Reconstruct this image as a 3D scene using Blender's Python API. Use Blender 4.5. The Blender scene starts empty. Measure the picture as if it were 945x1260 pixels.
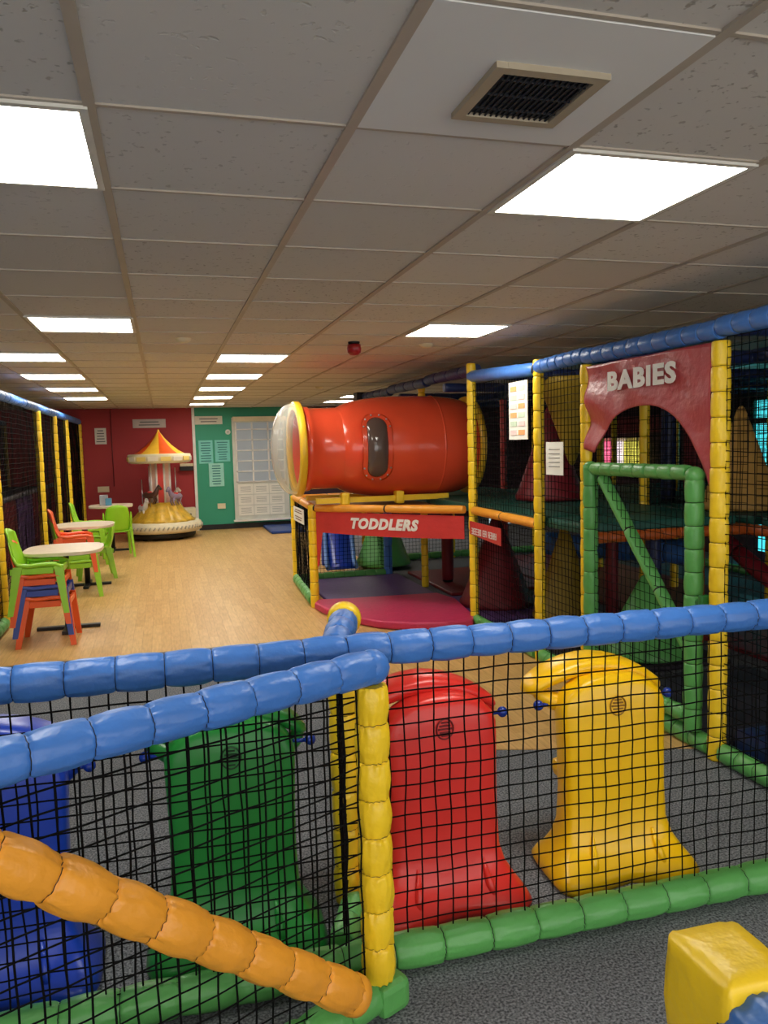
import bpy, bmesh, math, random
from mathutils import Vector, Matrix, noise
random.seed(7)
SC=bpy.context.scene; COL=SC.collection
PI=math.pi
def V(*a): return Vector(a)

# ---------------------------------------------------------------- materials
MATS={}
def newmat(name):
    m=bpy.data.materials.new(name); m.use_nodes=True
    nt=m.node_tree; b=nt.nodes['Principled BSDF']; return m,nt,b
def srgb(c):
    return tuple(((v/255)/12.92 if v/255<=.04045 else ((v/255+.055)/1.055)**2.4) for v in c)
def mat(name,c,rough=.5,metal=0,var=.08,scale=6,bump=0,bscale=30,spec=.5,coat=0,emit=0,alpha=None):
    if name in MATS: return MATS[name]
    m,nt,b=newmat(name); N=nt.nodes; L=nt.links
    c=srgb(c)
    tc=N.new('ShaderNodeTexCoord'); no=N.new('ShaderNodeTexNoise')
    no.inputs['Scale'].default_value=scale; no.inputs['Detail'].default_value=4
    L.new(tc.outputs['Object'],no.inputs['Vector'])
    cr=N.new('ShaderNodeValToRGB'); cr.color_ramp.elements[0].position=.3; cr.color_ramp.elements[1].position=.7
    cr.color_ramp.elements[0].color=(*[v*(1-var) for v in c],1); cr.color_ramp.elements[1].color=(*[min(1,v*(1+var)) for v in c],1)
    L.new(no.outputs['Fac'],cr.inputs['Fac']); L.new(cr.outputs['Color'],b.inputs['Base Color'])
    b.inputs['Roughness'].default_value=rough; b.inputs['Metallic'].default_value=metal
    b.inputs['Specular IOR Level'].default_value=spec; b.inputs['Coat Weight'].default_value=coat
    if bump:
        n2=N.new('ShaderNodeTexNoise'); n2.inputs['Scale'].default_value=bscale; n2.inputs['Detail'].default_value=3
        L.new(tc.outputs['Object'],n2.inputs['Vector'])
        bp=N.new('ShaderNodeBump'); bp.inputs['Strength'].default_value=bump; bp.inputs['Distance'].default_value=.01
        L.new(n2.outputs['Fac'],bp.inputs['Height']); L.new(bp.outputs['Normal'],b.inputs['Normal'])
    if emit:
        b.inputs['Emission Color'].default_value=(*c,1); b.inputs['Emission Strength'].default_value=emit
    MATS[name]=m; return m
def vinyl(name,c,rough=.38): return mat(name,c,rough,var=.06,scale=9,bump=.45,bscale=26)
BLUE=vinyl('blue vinyl',(64,118,196)); YEL=vinyl('yellow vinyl',(250,208,38)); GRN=vinyl('green vinyl',(92,166,86)); ORG=vinyl('orange vinyl',(238,160,50))
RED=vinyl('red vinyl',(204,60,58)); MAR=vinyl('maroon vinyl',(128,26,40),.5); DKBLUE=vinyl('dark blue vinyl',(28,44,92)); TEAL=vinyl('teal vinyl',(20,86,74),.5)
PINK=vinyl('pink mat vinyl',(196,50,92),.5); PURP=vinyl('purple mat vinyl',(92,62,122),.5); DIMORG=vinyl('dimmed orange vinyl',(176,84,28)); TAN=vinyl('tan vinyl',(196,150,72),.5); OLIVE=vinyl('mustard vinyl',(150,122,22),.5)  # inner deck rails: orange darkened, the frame's dim inside put into the colour
DRED=vinyl('deep red vinyl',(120,20,34),.5)
TIE=mat('black cable tie',(14,14,16),.6); NET=mat('black nylon cord',(8,8,9),.9,spec=.15)
BLACK=mat('black plastic',(16,16,18),.45); DARK=mat('dark painted metal',(24,24,28),.5)
WHITE=mat('white paint',(232,230,224),.45); CREAM=mat('cream paint',(226,214,180),.5)
LIME=mat('lime plastic',(150,208,40),.35,var=.04); PORG=mat('orange plastic',(232,92,34),.35,var=.04); PBLU=mat('blue plastic',(58,78,158),.35,var=.04)
TRED=mat('red moulded plastic',(222,50,42),.3,var=.05,bump=.05,bscale=60); TYEL=mat('yellow moulded plastic',(248,196,12),.3,var=.04,bump=.05,bscale=60)
TGRN=mat('green moulded plastic',(36,134,54),.3,var=.05,bump=.05,bscale=60); TBLU=mat('blue moulded plastic',(26,62,176),.3,var=.05,bump=.05,bscale=60)
TUBE=mat('red glossy plastic',(230,82,50),.22,var=.07,scale=3,bump=.04,bscale=8,coat=.3)
FLY=mat('yellow rigid plastic',(232,186,40),.35); BEAD=mat('blue bead plastic',(20,50,140),.25); EMB=mat('dark embossed print',(60,20,14),.6)
CHROME=mat('brushed steel',(190,190,190),.3,1); PAPER=mat('white paper',(236,234,224),.7,var=.03); INK=mat('grey print',(120,122,122),.8)
PINKP=mat('pale orange print',(240,170,110),.8); TEALP=mat('teal tinted notice',(120,206,194),.35); INKT=mat('teal print',(50,120,118),.7)
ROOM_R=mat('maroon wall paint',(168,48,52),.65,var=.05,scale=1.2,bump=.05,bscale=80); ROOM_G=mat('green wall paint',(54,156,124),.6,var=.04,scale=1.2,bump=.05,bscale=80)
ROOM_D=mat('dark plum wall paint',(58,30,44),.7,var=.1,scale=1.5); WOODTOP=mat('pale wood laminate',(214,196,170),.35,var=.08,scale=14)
GOLD=mat('gold moulded skirt',(214,170,54),.35,var=.2,scale=12,bump=.5,bscale=25); OCAN=mat('orange canopy',(236,92,24),.4); YCAN=mat('yellow canopy',(248,196,60),.4)
LIGHTF=mat('warm white trim',(224,220,208),.5)

def clear_mat():
    m,nt,b=newmat('clear acrylic'); b.inputs['Base Color'].default_value=(.93,.92,.85,1); b.inputs['Roughness'].default_value=.12
    b.inputs['Transmission Weight'].default_value=.0; N=nt.nodes; L=nt.links
    tr=N.new('ShaderNodeBsdfTransparent'); tr.inputs[0].default_value=(.93,.93,.88,1); mx=N.new('ShaderNodeMixShader')
    fr=N.new('ShaderNodeLayerWeight'); fr.inputs['Blend'].default_value=.3
    mr=N.new('ShaderNodeMapRange'); mr.inputs['To Min'].default_value=.05; mr.inputs['To Max'].default_value=.62
    L.new(fr.outputs['Facing'],mr.inputs['Value']); L.new(mr.outputs['Result'],mx.inputs['Fac'])
    L.new(tr.outputs[0],mx.inputs[1]); L.new(b.outputs[0],mx.inputs[2]); L.new(mx.outputs[0],N['Material Output'].inputs['Surface']); return m
CLEAR=clear_mat()
def smoked_mat():
    m,nt,b=newmat('smoked acrylic'); b.inputs['Base Color'].default_value=(.10,.07,.06,1); b.inputs['Roughness'].default_value=.12; b.inputs['Coat Weight'].default_value=.5; return m
SMOKE=smoked_mat()
def emis(name,c,s):
    m,nt,b=newmat(name); b.inputs['Base Color'].default_value=(*srgb(c),1); b.inputs['Emission Color'].default_value=(*srgb(c),1); b.inputs['Emission Strength'].default_value=s; return m
PANEL=emis('lit panel diffuser',(255,250,238),8.5)
CYANL=emis('lit turquoise pane',(70,205,215),.75); PINKL=emis('lit pink panel',(255,110,150),.7); WHL=emis('lit white panel',(255,235,240),.9); YLL=emis('lit yellow panel',(225,215,90),.6)
FROST=emis('frosted daylight glass',(150,158,164),.10)

def carpet_mat():
    m,nt,b=newmat('speckled grey carpet'); N=nt.nodes; L=nt.links
    tc=N.new('ShaderNodeTexCoord'); n1=N.new('ShaderNodeTexNoise'); n1.inputs['Scale'].default_value=130; n1.inputs['Detail'].default_value=3
    n2=N.new('ShaderNodeTexNoise'); n2.inputs['Scale'].default_value=2; L.new(tc.outputs['Object'],n1.inputs['Vector']); L.new(tc.outputs['Object'],n2.inputs['Vector'])
    cr=N.new('ShaderNodeValToRGB'); e=cr.color_ramp.elements
    e[0].position=.36; e[0].color=(*srgb((76,79,84)),1); e[1].position=.68; e[1].color=(*srgb((158,162,168)),1)
    L.new(n1.outputs['Fac'],cr.inputs['Fac']); mx=N.new('ShaderNodeMixRGB'); mx.blend_type='MULTIPLY'; mx.inputs[0].default_value=.35
    L.new(cr.outputs[0],mx.inputs[1]); L.new(n2.outputs['Fac'],mx.inputs[2]); L.new(mx.outputs[0],b.inputs['Base Color']); b.inputs['Roughness'].default_value=.95
    b.inputs['Specular IOR Level'].default_value=.1
    bp=N.new('ShaderNodeBump'); bp.inputs['Strength'].default_value=.6; bp.inputs['Distance'].default_value=.005; L.new(n1.outputs['Fac'],bp.inputs['Height']); L.new(bp.outputs[0],b.inputs['Normal']); return m
def wood_mat():
    m,nt,b=newmat('light oak vinyl floor'); N=nt.nodes; L=nt.links
    tc=N.new('ShaderNodeTexCoord'); mp=N.new('ShaderNodeMapping'); mp.inputs['Rotation'].default_value=(0,0,PI/2); L.new(tc.outputs['Object'],mp.inputs['Vector'])
    br=N.new('ShaderNodeTexBrick'); br.inputs['Scale'].default_value=1; br.inputs['Brick Width'].default_value=.62; br.inputs['Row Height'].default_value=.075
    br.inputs['Mortar Size'].default_value=.0015; br.inputs['Color1'].default_value=(*srgb((222,182,116)),1); br.inputs['Color2'].default_value=(*srgb((208,164,98)),1); br.inputs['Mortar'].default_value=(*srgb((190,146,88)),1); br.inputs['Bias'].default_value=-.1
    L.new(mp.outputs[0],br.inputs['Vector'])
    m2=N.new('ShaderNodeMapping'); m2.inputs['Scale'].default_value=(60,7,1); L.new(tc.outputs['Object'],m2.inputs['Vector'])
    n1=N.new('ShaderNodeTexNoise'); n1.inputs['Scale'].default_value=1; n1.inputs['Detail'].default_value=5; L.new(m2.outputs[0],n1.inputs['Vector'])
    cr=N.new('ShaderNodeValToRGB'); cr.color_ramp.elements[0].position=.3; cr.color_ramp.elements[0].color=(.72,.68,.62,1); cr.color_ramp.elements[1].position=.7; cr.color_ramp.elements[1].color=(1,1,1,1)
    L.new(n1.outputs['Fac'],cr.inputs['Fac']); mx=N.new('ShaderNodeMixRGB'); mx.blend_type='MULTIPLY'; mx.inputs[0].default_value=.8
    L.new(br.outputs['Color'],mx.inputs[1]); L.new(cr.outputs[0],mx.inputs[2]); L.new(mx.outputs[0],b.inputs['Base Color']); b.inputs['Roughness'].default_value=.42; return m
def tile_mat():
    m,nt,b=newmat('fissured ceiling tile'); N=nt.nodes; L=nt.links
    tc=N.new('ShaderNodeTexCoord')
    n1=N.new('ShaderNodeTexNoise'); n1.inputs['Scale'].default_value=45; n1.inputs['Detail'].default_value=2; L.new(tc.outputs['Object'],n1.inputs['Vector'])
    cr=N.new('ShaderNodeValToRGB'); e=cr.color_ramp.elements; e[0].position=.30; e[0].color=(.5,.46,.42,1); e[1].position=.36; e[1].color=(1,1,1,1); L.new(n1.outputs['Fac'],cr.inputs['Fac'])
    # per tile tone
    mp=N.new('ShaderNodeMapping'); mp.inputs['Location'].default_value=(.12/.6,-1.34/.585,0); mp.inputs['Scale'].default_value=(1/.6,1/.585,0); L.new(tc.outputs['Object'],mp.inputs['Vector'])
    fl=N.new('ShaderNodeVectorMath'); fl.operation='FLOOR'; L.new(mp.outputs[0],fl.inputs[0]); wn=N.new('ShaderNodeTexWhiteNoise'); L.new(fl.outputs[0],wn.inputs['Vector'])
    c2=N.new('ShaderNodeValToRGB'); c2.color_ramp.elements[0].color=(*srgb((212,207,198)),1); c2.color_ramp.elements[1].color=(*srgb((226,221,212)),1); L.new(wn.outputs['Value'],c2.inputs['Fac'])
    mx=N.new('ShaderNodeMixRGB'); mx.blend_type='MULTIPLY'; sp=N.new('ShaderNodeSeparateColor'); L.new(wn.outputs['Color'],sp.inputs[0]); L.new(sp.outputs[1],mx.inputs[0]); L.new(c2.outputs[0],mx.inputs[1]); L.new(cr.outputs[0],mx.inputs[2]); L.new(mx.outputs[0],b.inputs['Base Color'])
    b.inputs['Roughness'].default_value=.9; b.inputs['Specular IOR Level'].default_value=.15
    bp=N.new('ShaderNodeBump'); bp.inputs['Strength'].default_value=.5; bp.inputs['Distance'].default_value=.004; L.new(cr.outputs[0],bp.inputs['Height']); L.new(bp.outputs[0],b.inputs['Normal']); return m
CARPET=carpet_mat(); WOOD=wood_mat(); TILE=tile_mat()
GRID=mat('ceiling grid metal',(184,172,156),.5,var=.05); SMOOTHT=mat('plain ceiling tile',(232,230,224),.8,var=.03,scale=2)

# ---------------------------------------------------------------- mesh helpers
class MB:
    def __init__(s): s.bm=bmesh.new(); s.mi=0
    def faces(s,fs):
        for f in fs: f.material_index=s.mi
    def box(s,c,size,rot=None,bev=0):
        r=bmesh.ops.create_cube(s.bm,size=1); vs=r['verts']
        M=Matrix.Translation(Vector(c))@(rot.to_4x4() if rot else Matrix())@Matrix.Diagonal((*size,1))
        bmesh.ops.transform(s.bm,matrix=M,verts=vs)
        fs={f for v in vs for f in v.link_faces}; s.faces(fs)
        if bev:
            es={e for v in vs for e in v.link_edges}
            r=bmesh.ops.bevel(s.bm,geom=list(es),offset=bev,segments=2,affect='EDGES',profile=.6,clamp_overlap=True); s.faces(r['faces'])
        return s
    def rings(s,rings,cap=True,closed=True,smooth=True):
        vr=[[s.bm.verts.new(p) for p in r] for r in rings]; n=len(vr[0])
        for a,b in zip(vr[:-1],vr[1:]):
            for i in range(n if closed else n-1):
                try:
                    f=s.bm.faces.new((a[i],a[(i+1)%n],b[(i+1)%n],b[i])); f.material_index=s.mi; f.smooth=smooth
                except ValueError: pass
        if cap and closed:
            for r in (vr[0][::-1],vr[-1]):
                try: f=s.bm.faces.new(r); f.material_index=s.mi; f.smooth=False
                except ValueError: pass
        return vr
    def tube(s,pts,rad,seg=10,cap=True,smooth=True,fn=None):
        pts=[Vector(p) for p in pts]; n=len(pts)
        if not hasattr(rad,'__len__'): rad=[rad]*n
        t0=(pts[1]-pts[0]).normalized(); up=V(0,0,1) if abs(t0.z)<.9 else V(0,1,0)
        u=t0.cross(up).normalized(); rs=[]
        for i,p in enumerate(pts):
            t=(pts[min(i+1,n-1)]-pts[max(i-1,0)]).normalized(); u=(u-t*u.dot(t)).normalized(); w=t.cross(u)
            rs.append([p+(u*math.cos(a)+w*math.sin(a))*(rad[i]*(fn(i,a) if fn else 1)) for a in [2*PI*k/seg for k in range(seg)]])
        s.rings(rs,cap=cap,smooth=smooth); return s
    def lathe(s,prof,M=Matrix(),seg=32,cap=False,a0=0,a1=2*PI,matfn=None):
        full=abs(a1-a0-2*PI)<1e-4; k=seg if full else seg+1
        vr=[[s.bm.verts.new(M@V(r*math.cos(a0+(a1-a0)*i/seg),r*math.sin(a0+(a1-a0)*i/seg),z)) for i in range(k)] for r,z in prof]
        for j,(a,b) in enumerate(zip(vr[:-1],vr[1:])):
            for i in range(seg):
                i2=(i+1)%k
                try:
                    f=s.bm.faces.new((a[i],a[i2],b[i2],b[i])); f.smooth=True; f.material_index=matfn(i,j) if matfn else s.mi
                except ValueError: pass
        if cap:
            for r in (vr[0][::-1],vr[-1]):
                try: f=s.bm.faces.new(r); f.material_index=s.mi
                except ValueError: pass
        return s
    def sphere(s,c,r,sc=(1,1,1),seg=16):
        q=bmesh.ops.create_uvsphere(s.bm,u_segments=seg,v_segments=seg//2,radius=r)
        bmesh.ops.transform(s.bm,matrix=Matrix.Translation(Vector(c))@Matrix.Diagonal((*sc,1)),verts=q['verts'])
        for f in {f for v in q['verts'] for f in v.link_faces}: f.smooth=True; f.material_index=s.mi
        return s
    def prism(s,poly,M,d,bev=0,smooth=False):
        a=[s.bm.verts.new(M@V(x,y,-d/2)) for x,y in poly]; b=[s.bm.verts.new(M@V(x,y,d/2)) for x,y in poly]; n=len(poly); fs=[]
        fs.append(s.bm.faces.new(a[::-1])); fs.append(s.bm.faces.new(b))
        for i in range(n): fs.append(s.bm.faces.new((a[i],a[(i+1)%n],b[(i+1)%n],b[i])))
        s.faces(fs)
        if bev:
            es={e for f in fs[:2] for e in f.edges}
            r=bmesh.ops.bevel(s.bm,geom=list(es),offset=bev,segments=3,affect='EDGES',profile=.5,clamp_overlap=True); s.faces(r['faces'])
        return s
    def build(s,name,mats,parent=None,smooth=None,label=None):
        off=V(0,0,0); p=parent
        while p is not None: off+=p.location; p=p.parent
        me=bpy.data.meshes.new(name); 
        bmesh.ops.recalc_face_normals(s.bm,faces=s.bm.faces)
        if off.length: bmesh.ops.translate(s.bm,vec=-off,verts=s.bm.verts)
        s.bm.to_mesh(me); s.bm.free()
        for m in (mats if isinstance(mats,(list,tuple)) else [mats]): me.materials.append(m)
        if smooth is not None:
            for f in me.polygons: f.use_smooth=smooth
        o=bpy.data.objects.new(name,me); COL.objects.link(o)
        if parent is not None: o.parent=parent
        if label: o['label']=label
        return o
def tag(o,label,cat,group=None,kind=None):
    o['label']=label; o['category']=cat
    if group: o['group']=group
    if kind: o['kind']=kind
    return o
def thing(name,label,cat,loc=(0,0,0),group=None):
    o=bpy.data.objects.new(name,None); o.empty_display_size=.1; COL.objects.link(o); o.location=loc; return tag(o,label,cat,group)
def struct(name,mb,m,label=None,**k):
    o=mb.build(name,m,**k)
    if o.parent is None:
        o['kind']='structure'
        if label: o['label']=label
    return o
def copy_tree(o,parent=None):
    c=o.copy(); COL.objects.link(c)
    if parent is not None: c.parent=parent
    for ch in list(o.children): copy_tree(ch,c)
    return c
def face_M(o,xd,yd):   # matrix mapping local x,y,z -> xd,yd,xd×yd at o
    x=Vector(xd).normalized(); y=Vector(yd).normalized(); z=x.cross(y)
    return Matrix(((x.x,y.x,z.x,o[0]),(x.y,y.y,z.y,o[1]),(x.z,y.z,z.z,o[2]),(0,0,0,1)))

def pad(p0,p1,r,name,m,parent,seglen=.125,sides=14,label=None,puff=.09,hi=0):
    """foam pipe sleeve in vinyl, pinched every seglen by a cable tie"""
    p0=Vector(p0); p1=Vector(p1); Ln=(p1-p0).length; n=max(1,round(Ln/seglen)); d=(p1-p0)/n
    pts=[];rad=[];mats=[]; idx=[]
    if hi: sides=44
    prof=[(0,.89,1),(.022,.89,1),(.026,.95,0),(.09,.99,0),(.28,1+puff*.3,0),(.55,1+puff*.4,0),(.8,1+puff*.2,0),(.94,.975,0),(.975,.93,0)]
    if hi: prof=[(0,.86,1),(.018,.86,1),(.022,.90,0),(.05,.945,0),(.09,.97,0),(.14,.985,0),(.2,1,0),(.3,1+puff*.3,0),(.42,1+puff*.42,0),(.55,1+puff*.4,0),(.68,1+puff*.3,0),(.8,1+puff*.1,0),(.87,.99,0),(.92,.97,0),(.955,.94,0),(.98,.90,0)]
    rnd=random.Random(int(abs(p0.x*977+p0.y*331+p0.z*71)*100))
    for k in range(n):
        j=1+rnd.uniform(-.025,.025)
        for t,q,g in prof:
            pts.append(p0+d*(k+t)); rad.append(r*q*(j if 0<t else 1)); mats.append(g); idx.append((k,t))
    pts.append(p1); rad.append(r*.89); mats.append(0); idx.append((n,0))
    ph=[rnd.uniform(0,6.28) for _ in range(n+2)]
    def fn(i,a):
        k,t=idx[i]
        if hi:
            e=max(0,1-min(t,1-t)*3.6); q=V(math.cos(a)*1.6+k*3.1,math.sin(a)*1.6+ph[k],t*1.3+k)
            w=noise.noise(q*2.2); w2=noise.noise(V(math.cos(a)*5+k*7,math.sin(a)*5,t*1.2+ph[k]))
            return 1+hi*(.10*e*(w2-.1)+.035*w+.06*e*e*math.sin(13*a+ph[k]+4*w)+.035*(1-e)*w2)
        e=max(0,1-min(t,1-t)*5)   # puckers near the ties
        return 1+.045*e*math.sin(7*a+ph[k])+.018*math.sin(3*a+ph[k]+t*4)+.012*math.sin(2*a+9*t+ph[k+1])
    b=MB(); b.tube(pts,rad,seg=sides,fn=fn)
    o=b.build(name,[m,TIE],parent,label=label)
    nf=sides
    for f in o.data.polygons:
        ring=f.index//nf
        if ring<len(mats)-1 and mats[ring]==1 and mats[min(ring+1,len(mats)-1)]==1 and len(f.vertices)==4: f.material_index=1
    return o

def net(o,u,v,parent,cell=.047,r=.0025,near=False,name='net',label=None):
    """knotted cord net on the parallelogram o + s*u + t*v"""
    o=Vector(o);u=Vector(u);v=Vector(v); nu=max(2,round(u.length/cell)); nv=max(2,round(v.length/cell))
    nrm=u.cross(v).normalized(); off=Vector((random.random()*9,random.random()*9,0)); J=.006 if near else .008
    def P(i,j):
        p=o+u*(i/nu)+v*(j/nv)
        if near or True:
            w=noise.noise_vector(Vector((i*.35,j*.35,0))+off)
            p=p+u.normalized()*w.x*J+v.normalized()*w.y*J+nrm*w.z*J
        return p
    b=MB(); sd=4 if near else 3; st=1 if near else 4
    for i in range(nu+1):
        js=list(range(0,nv+1,st)); 
        if js[-1]!=nv: js.append(nv)
        b.tube([P(i,j) for j in js],r,seg=sd,cap=False)
    for j in range(nv+1):
        is_=list(range(0,nu+1,st))
        if is_[-1]!=nu: is_.append(nu)
        b.tube([P(i,j) for i in is_],r,seg=sd,cap=False)
    if near:
        for i in range(nu+1):
            for j in range(nv+1):
                p=P(i,j); k=r*1.9
                vs=[b.bm.verts.new(p+q*k) for q in (V(1,0,0),V(-1,0,0),V(0,1,0),V(0,-1,0),V(0,0,1),V(0,0,-1))]
                for a,c,d in ((0,2,4),(2,1,4),(1,3,4),(3,0,4),(2,0,5),(1,2,5),(3,1,5),(0,3,5)): b.bm.faces.new((vs[a],vs[c],vs[d]))
    return b.build(name,NET,parent,label=label)

def text(s,M,size,m,parent,shear=0,bold=.012,ext=.003,width=None,name='lettering'):
    cu=bpy.data.curves.new(name,'FONT'); cu.body=s; cu.size=size; cu.shear=shear; cu.offset=bold*size; cu.extrude=ext; cu.align_x='CENTER'; cu.align_y='CENTER'; cu.resolution_u=3
    cu.space_character=1.12
    t=bpy.data.objects.new('tmp',cu); COL.objects.link(t); bpy.context.view_layer.update()
    me=bpy.data.meshes.new_from_object(t.evaluated_get(bpy.context.evaluated_depsgraph_get())); bpy.data.objects.remove(t)
    xs=[v.co.x for v in me.vertices]; w=max(xs)-min(xs)
    if width:
        k=width/w
        for v in me.vertices: v.co.x*=k
    off=V(0,0,0); p=parent
    while p is not None: off+=p.location; p=p.parent
    me.transform(Matrix.Translation(-off)@M); me.materials.clear(); me.materials.append(m)
    o=bpy.data.objects.new(name,me); COL.objects.link(o); o.parent=parent; return o

# ---------------------------------------------------------------- room shell
XL,XR,YB,YF,H=-3.9,7.0,15.3,-3.0,2.325
b=MB(); b.box(((XL+XR)/2,(YB+YF)/2,-.05),(XR-XL+.2,YB-YF+.2,.1)); struct('floor',b,CARPET,'speckled dark grey carpet floor')
b=MB(); poly=[(XL,6.14),(.95,6.14),(.95,3.75),(2.55,3.22),(2.55,YB),(XL,YB)]
b.prism(poly,Matrix.Translation((0,0,.002)),.006); struct('floor',b,WOOD,'light oak plank floor beyond the carpet')
b=MB(); b.box((-1.4,6.12,.006),(4.9,.04,.008)); struct('trim_1',b,mat('grey threshold strip',(110,108,104),.4,.5),'grey strip where carpet meets wood')
b=MB(); b.box(((XL+XR)/2,(YB+YF)/2,H+.05),(XR-XL+.2,YB-YF+.2,.1)); struct('ceiling',b,TILE,'suspended ceiling of fissured tiles')
b=MB()
gx=[-.12+.6*k for k in range(-7,13) if XL<-.12+.6*k<XR]; gy=[1.34+.585*k for k in range(-8,26) if YF<1.34+.585*k<YB]
for x in gx: b.box((x,(YB+YF)/2,H-.003),(.026,YB-YF,.008))
for y in gy: b.box(((XL+XR)/2,y,H-.0022),(XR-XL,.013,.0055))
struct('trim_2',b,GRID,'exposed metal grid of the ceiling')
def wall(name,c,size,m,label): b=MB(); b.box(c,size); return struct(name,b,m,label)
wall('wall_back',((XL+.59)/2,YB+.05,H/2),(.59-XL,.1,H),ROOM_R,'dark red back wall')
wall('wall_back',((.59+2.6)/2,YB+.05,H/2),(2.6-.59,.1,H),ROOM_G,'green back wall')
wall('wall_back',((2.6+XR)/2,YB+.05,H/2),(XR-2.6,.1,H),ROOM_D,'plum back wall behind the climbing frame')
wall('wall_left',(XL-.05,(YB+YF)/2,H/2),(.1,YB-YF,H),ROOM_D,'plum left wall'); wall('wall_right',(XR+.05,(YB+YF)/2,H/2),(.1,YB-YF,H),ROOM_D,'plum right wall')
b=MB(); b.box((.59,YB-.025,H/2),(.05,.05,H)); struct('trim_3',b,WHITE,'white corner strip between red and green walls')
b=MB(); b.box((1.6,YB-.012,.05),(1.95,.024,.1)); struct('baseboard_back',b,DARK,'dark skirting under the green wall')
# window in the green wall
w=struct('window_1',MB().box((1.83,YB-.02,1.14),(1.06,.04,1.98)),mat('pale blind fabric',(206,208,198),.6),'white framed window with blind grid and papers')
b=MB(); 
for i in range(4): b.box((1.37+.306*i,YB-.05,1.46),(.03,.03,1.16))
for j in range(6): b.box((1.83,YB-.05,.90+.2*j),(.95,.03,.022))
struct('window_bar',b,WHITE,parent=w)
struct('window_pane',MB().box((1.83,YB-.043,1.46),(.93,.006,1.14)),FROST,parent=w)
struct('window_sill',MB().box((1.83,YB-.06,.155),(1.12,.1,.03)),WHITE,parent=w)
struct('window_pelmet',MB().box((1.83,YB-.06,2.10),(1.02,.06,.09)),CREAM,parent=w)

# ceiling lights
def clight(ix,y0,label,first=[None]):
    x=-.12+.6*ix+.3; y=y0+.2925
    if first[0] is None:
        t=thing('ceiling_light',label,'ceiling light',(x,y,H),'square lit ceiling panels')
        b=MB()
        for s in (-1,1): b.box((x+s*.285,y,H-.006),(.02,.575,.014)); b.box((x,y+s*.277,H-.006),(.55,.02,.014))
        b.build('frame',LIGHTF,t); MB().box((x,y,H-.006),(.55,.535,.008)).build('diffuser',PANEL,t); first[0]=t; return t
    t=copy_tree(first[0]); t.location=(x,y,H); t['label']=label; return t
R0=lambda k:1.34+.585*k
clight(-1,R0(1),'bright square ceiling light cut by the left edge, nearest on the left')
clight(2,R0(1),'large bright square ceiling light at right beside the air vent')
clight(-1,R0(6),'square ceiling light alone in the third row on the left side')
clight(3,R0(6),'square ceiling light above the upper part of the climbing frame')
for k,wd in ((9,'nearest'),(12,'second'),(15,'third'),(18,'fourth')):
    clight(1,R0(k),f'{wd} ceiling light in the far middle row towards the green wall')
    clight(-2,R0(k),f'{wd} ceiling light in the far left row above the chairs and tables')
clight(1,R0(21),'farthest small ceiling light just before the green wall')
clight(4.8,R0(18),'small ceiling light seen above the left end of the red tube'); clight(4.8,R0(20.3),'farthest ceiling light seen over the red tube, close to back wall')
for ix,k,sd in ((-1,-5,'left'),(2,-5,'right')): clight(ix,R0(k),f'{sd} hand ceiling light of the unseen pair added behind the viewer')  # unseen panels, added to brighten the near area
# vent
t=thing('air_vent','square dark slatted air vent set in a plain white ceiling tile','air vent',(.82,1.655,H))
MB().box((.78,1.6325,H-.004),(.574,.565,.006)).build('tile',SMOOTHT,t)
b=MB()
for s in (-1,1): b.box((.82+s*.118,1.66,H-.012),(.026,.26,.016)); b.box((.82,1.66+s*.118,H-.012),(.21,.026,.016))
b.build('frame',mat('aged vent frame',(176,162,138),.5),t)
MB().box((.82,1.66,H-.009),(.21,.21,.003)).build('backing',mat('vent dark',(24,28,36),.7),t)
b=MB()
for i in range(15): b.box((.82-.098+.014*i,1.66,H-.013),(.004,.21,.008),Matrix.Rotation(.5,3,'Y'))
for i in range(3): b.box((.82,1.66-.07+.07*i,H-.012),(.21,.004,.008))
b.build('grille',mat('vent slats',(34,38,46),.7),t)
# alarm / detectors / sprinkler
t=thing('fire_alarm','red fire alarm sounder hanging from the ceiling','alarm',(1.43,5.83,H))
MB().lathe([(0,H-.02),(.04,H-.02),(.045,H-.006),(.045,H-.0001)],Matrix.Translation((1.43,5.83,0)),20).build('base',BLACK,t)
MB().lathe([(0,H-.1),(.03,H-.098),(.05,H-.08),(.055,H-.05),(.05,H-.02),(0,H-.02)],Matrix.Translation((1.43,5.83,0)),20).build('sounder',mat('alarm red',(150,20,30),.3),t)
for (x,y,l) in ((2.03,5.9,'small white smoke detector beside the ceiling light above the frame'),(.18,5.75,'small flat ceiling detector left of the red alarm'),(2.02,10.2,'small beige ceiling detector above the red tube')):
    tag(MB().lathe([(0,H-.03),(.03,H-.03),(.05,H-.015),(.055,H-.0001)],Matrix.Translation((x,y,0)),20).build('smoke_detector',CREAM),l,'smoke detector')

# ---------------------------------------------------------------- pen fence across the foreground
FY=2.12; RZ=.962
t=thing('pen_fence','long low netted fence, blue top rail and green foot rail, before the four plastic toys','fence',(.6,FY,0))
pad((-1.25,FY,.970),(.47,FY,.970),.047,'top_rail',BLUE,t,hi=1); pad((.47,FY,.970),(2.45,FY,.955),.047,'top_rail',BLUE,t,hi=1)
pad((-1.25,FY,.052),(2.42,FY,.052),.050,'floor_rail',GRN,t,hi=1,seglen=.15)
net((-1.25,FY+.0,.10),(3.68,0,-.02),(0,0,.84),t,near=True)
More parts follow.
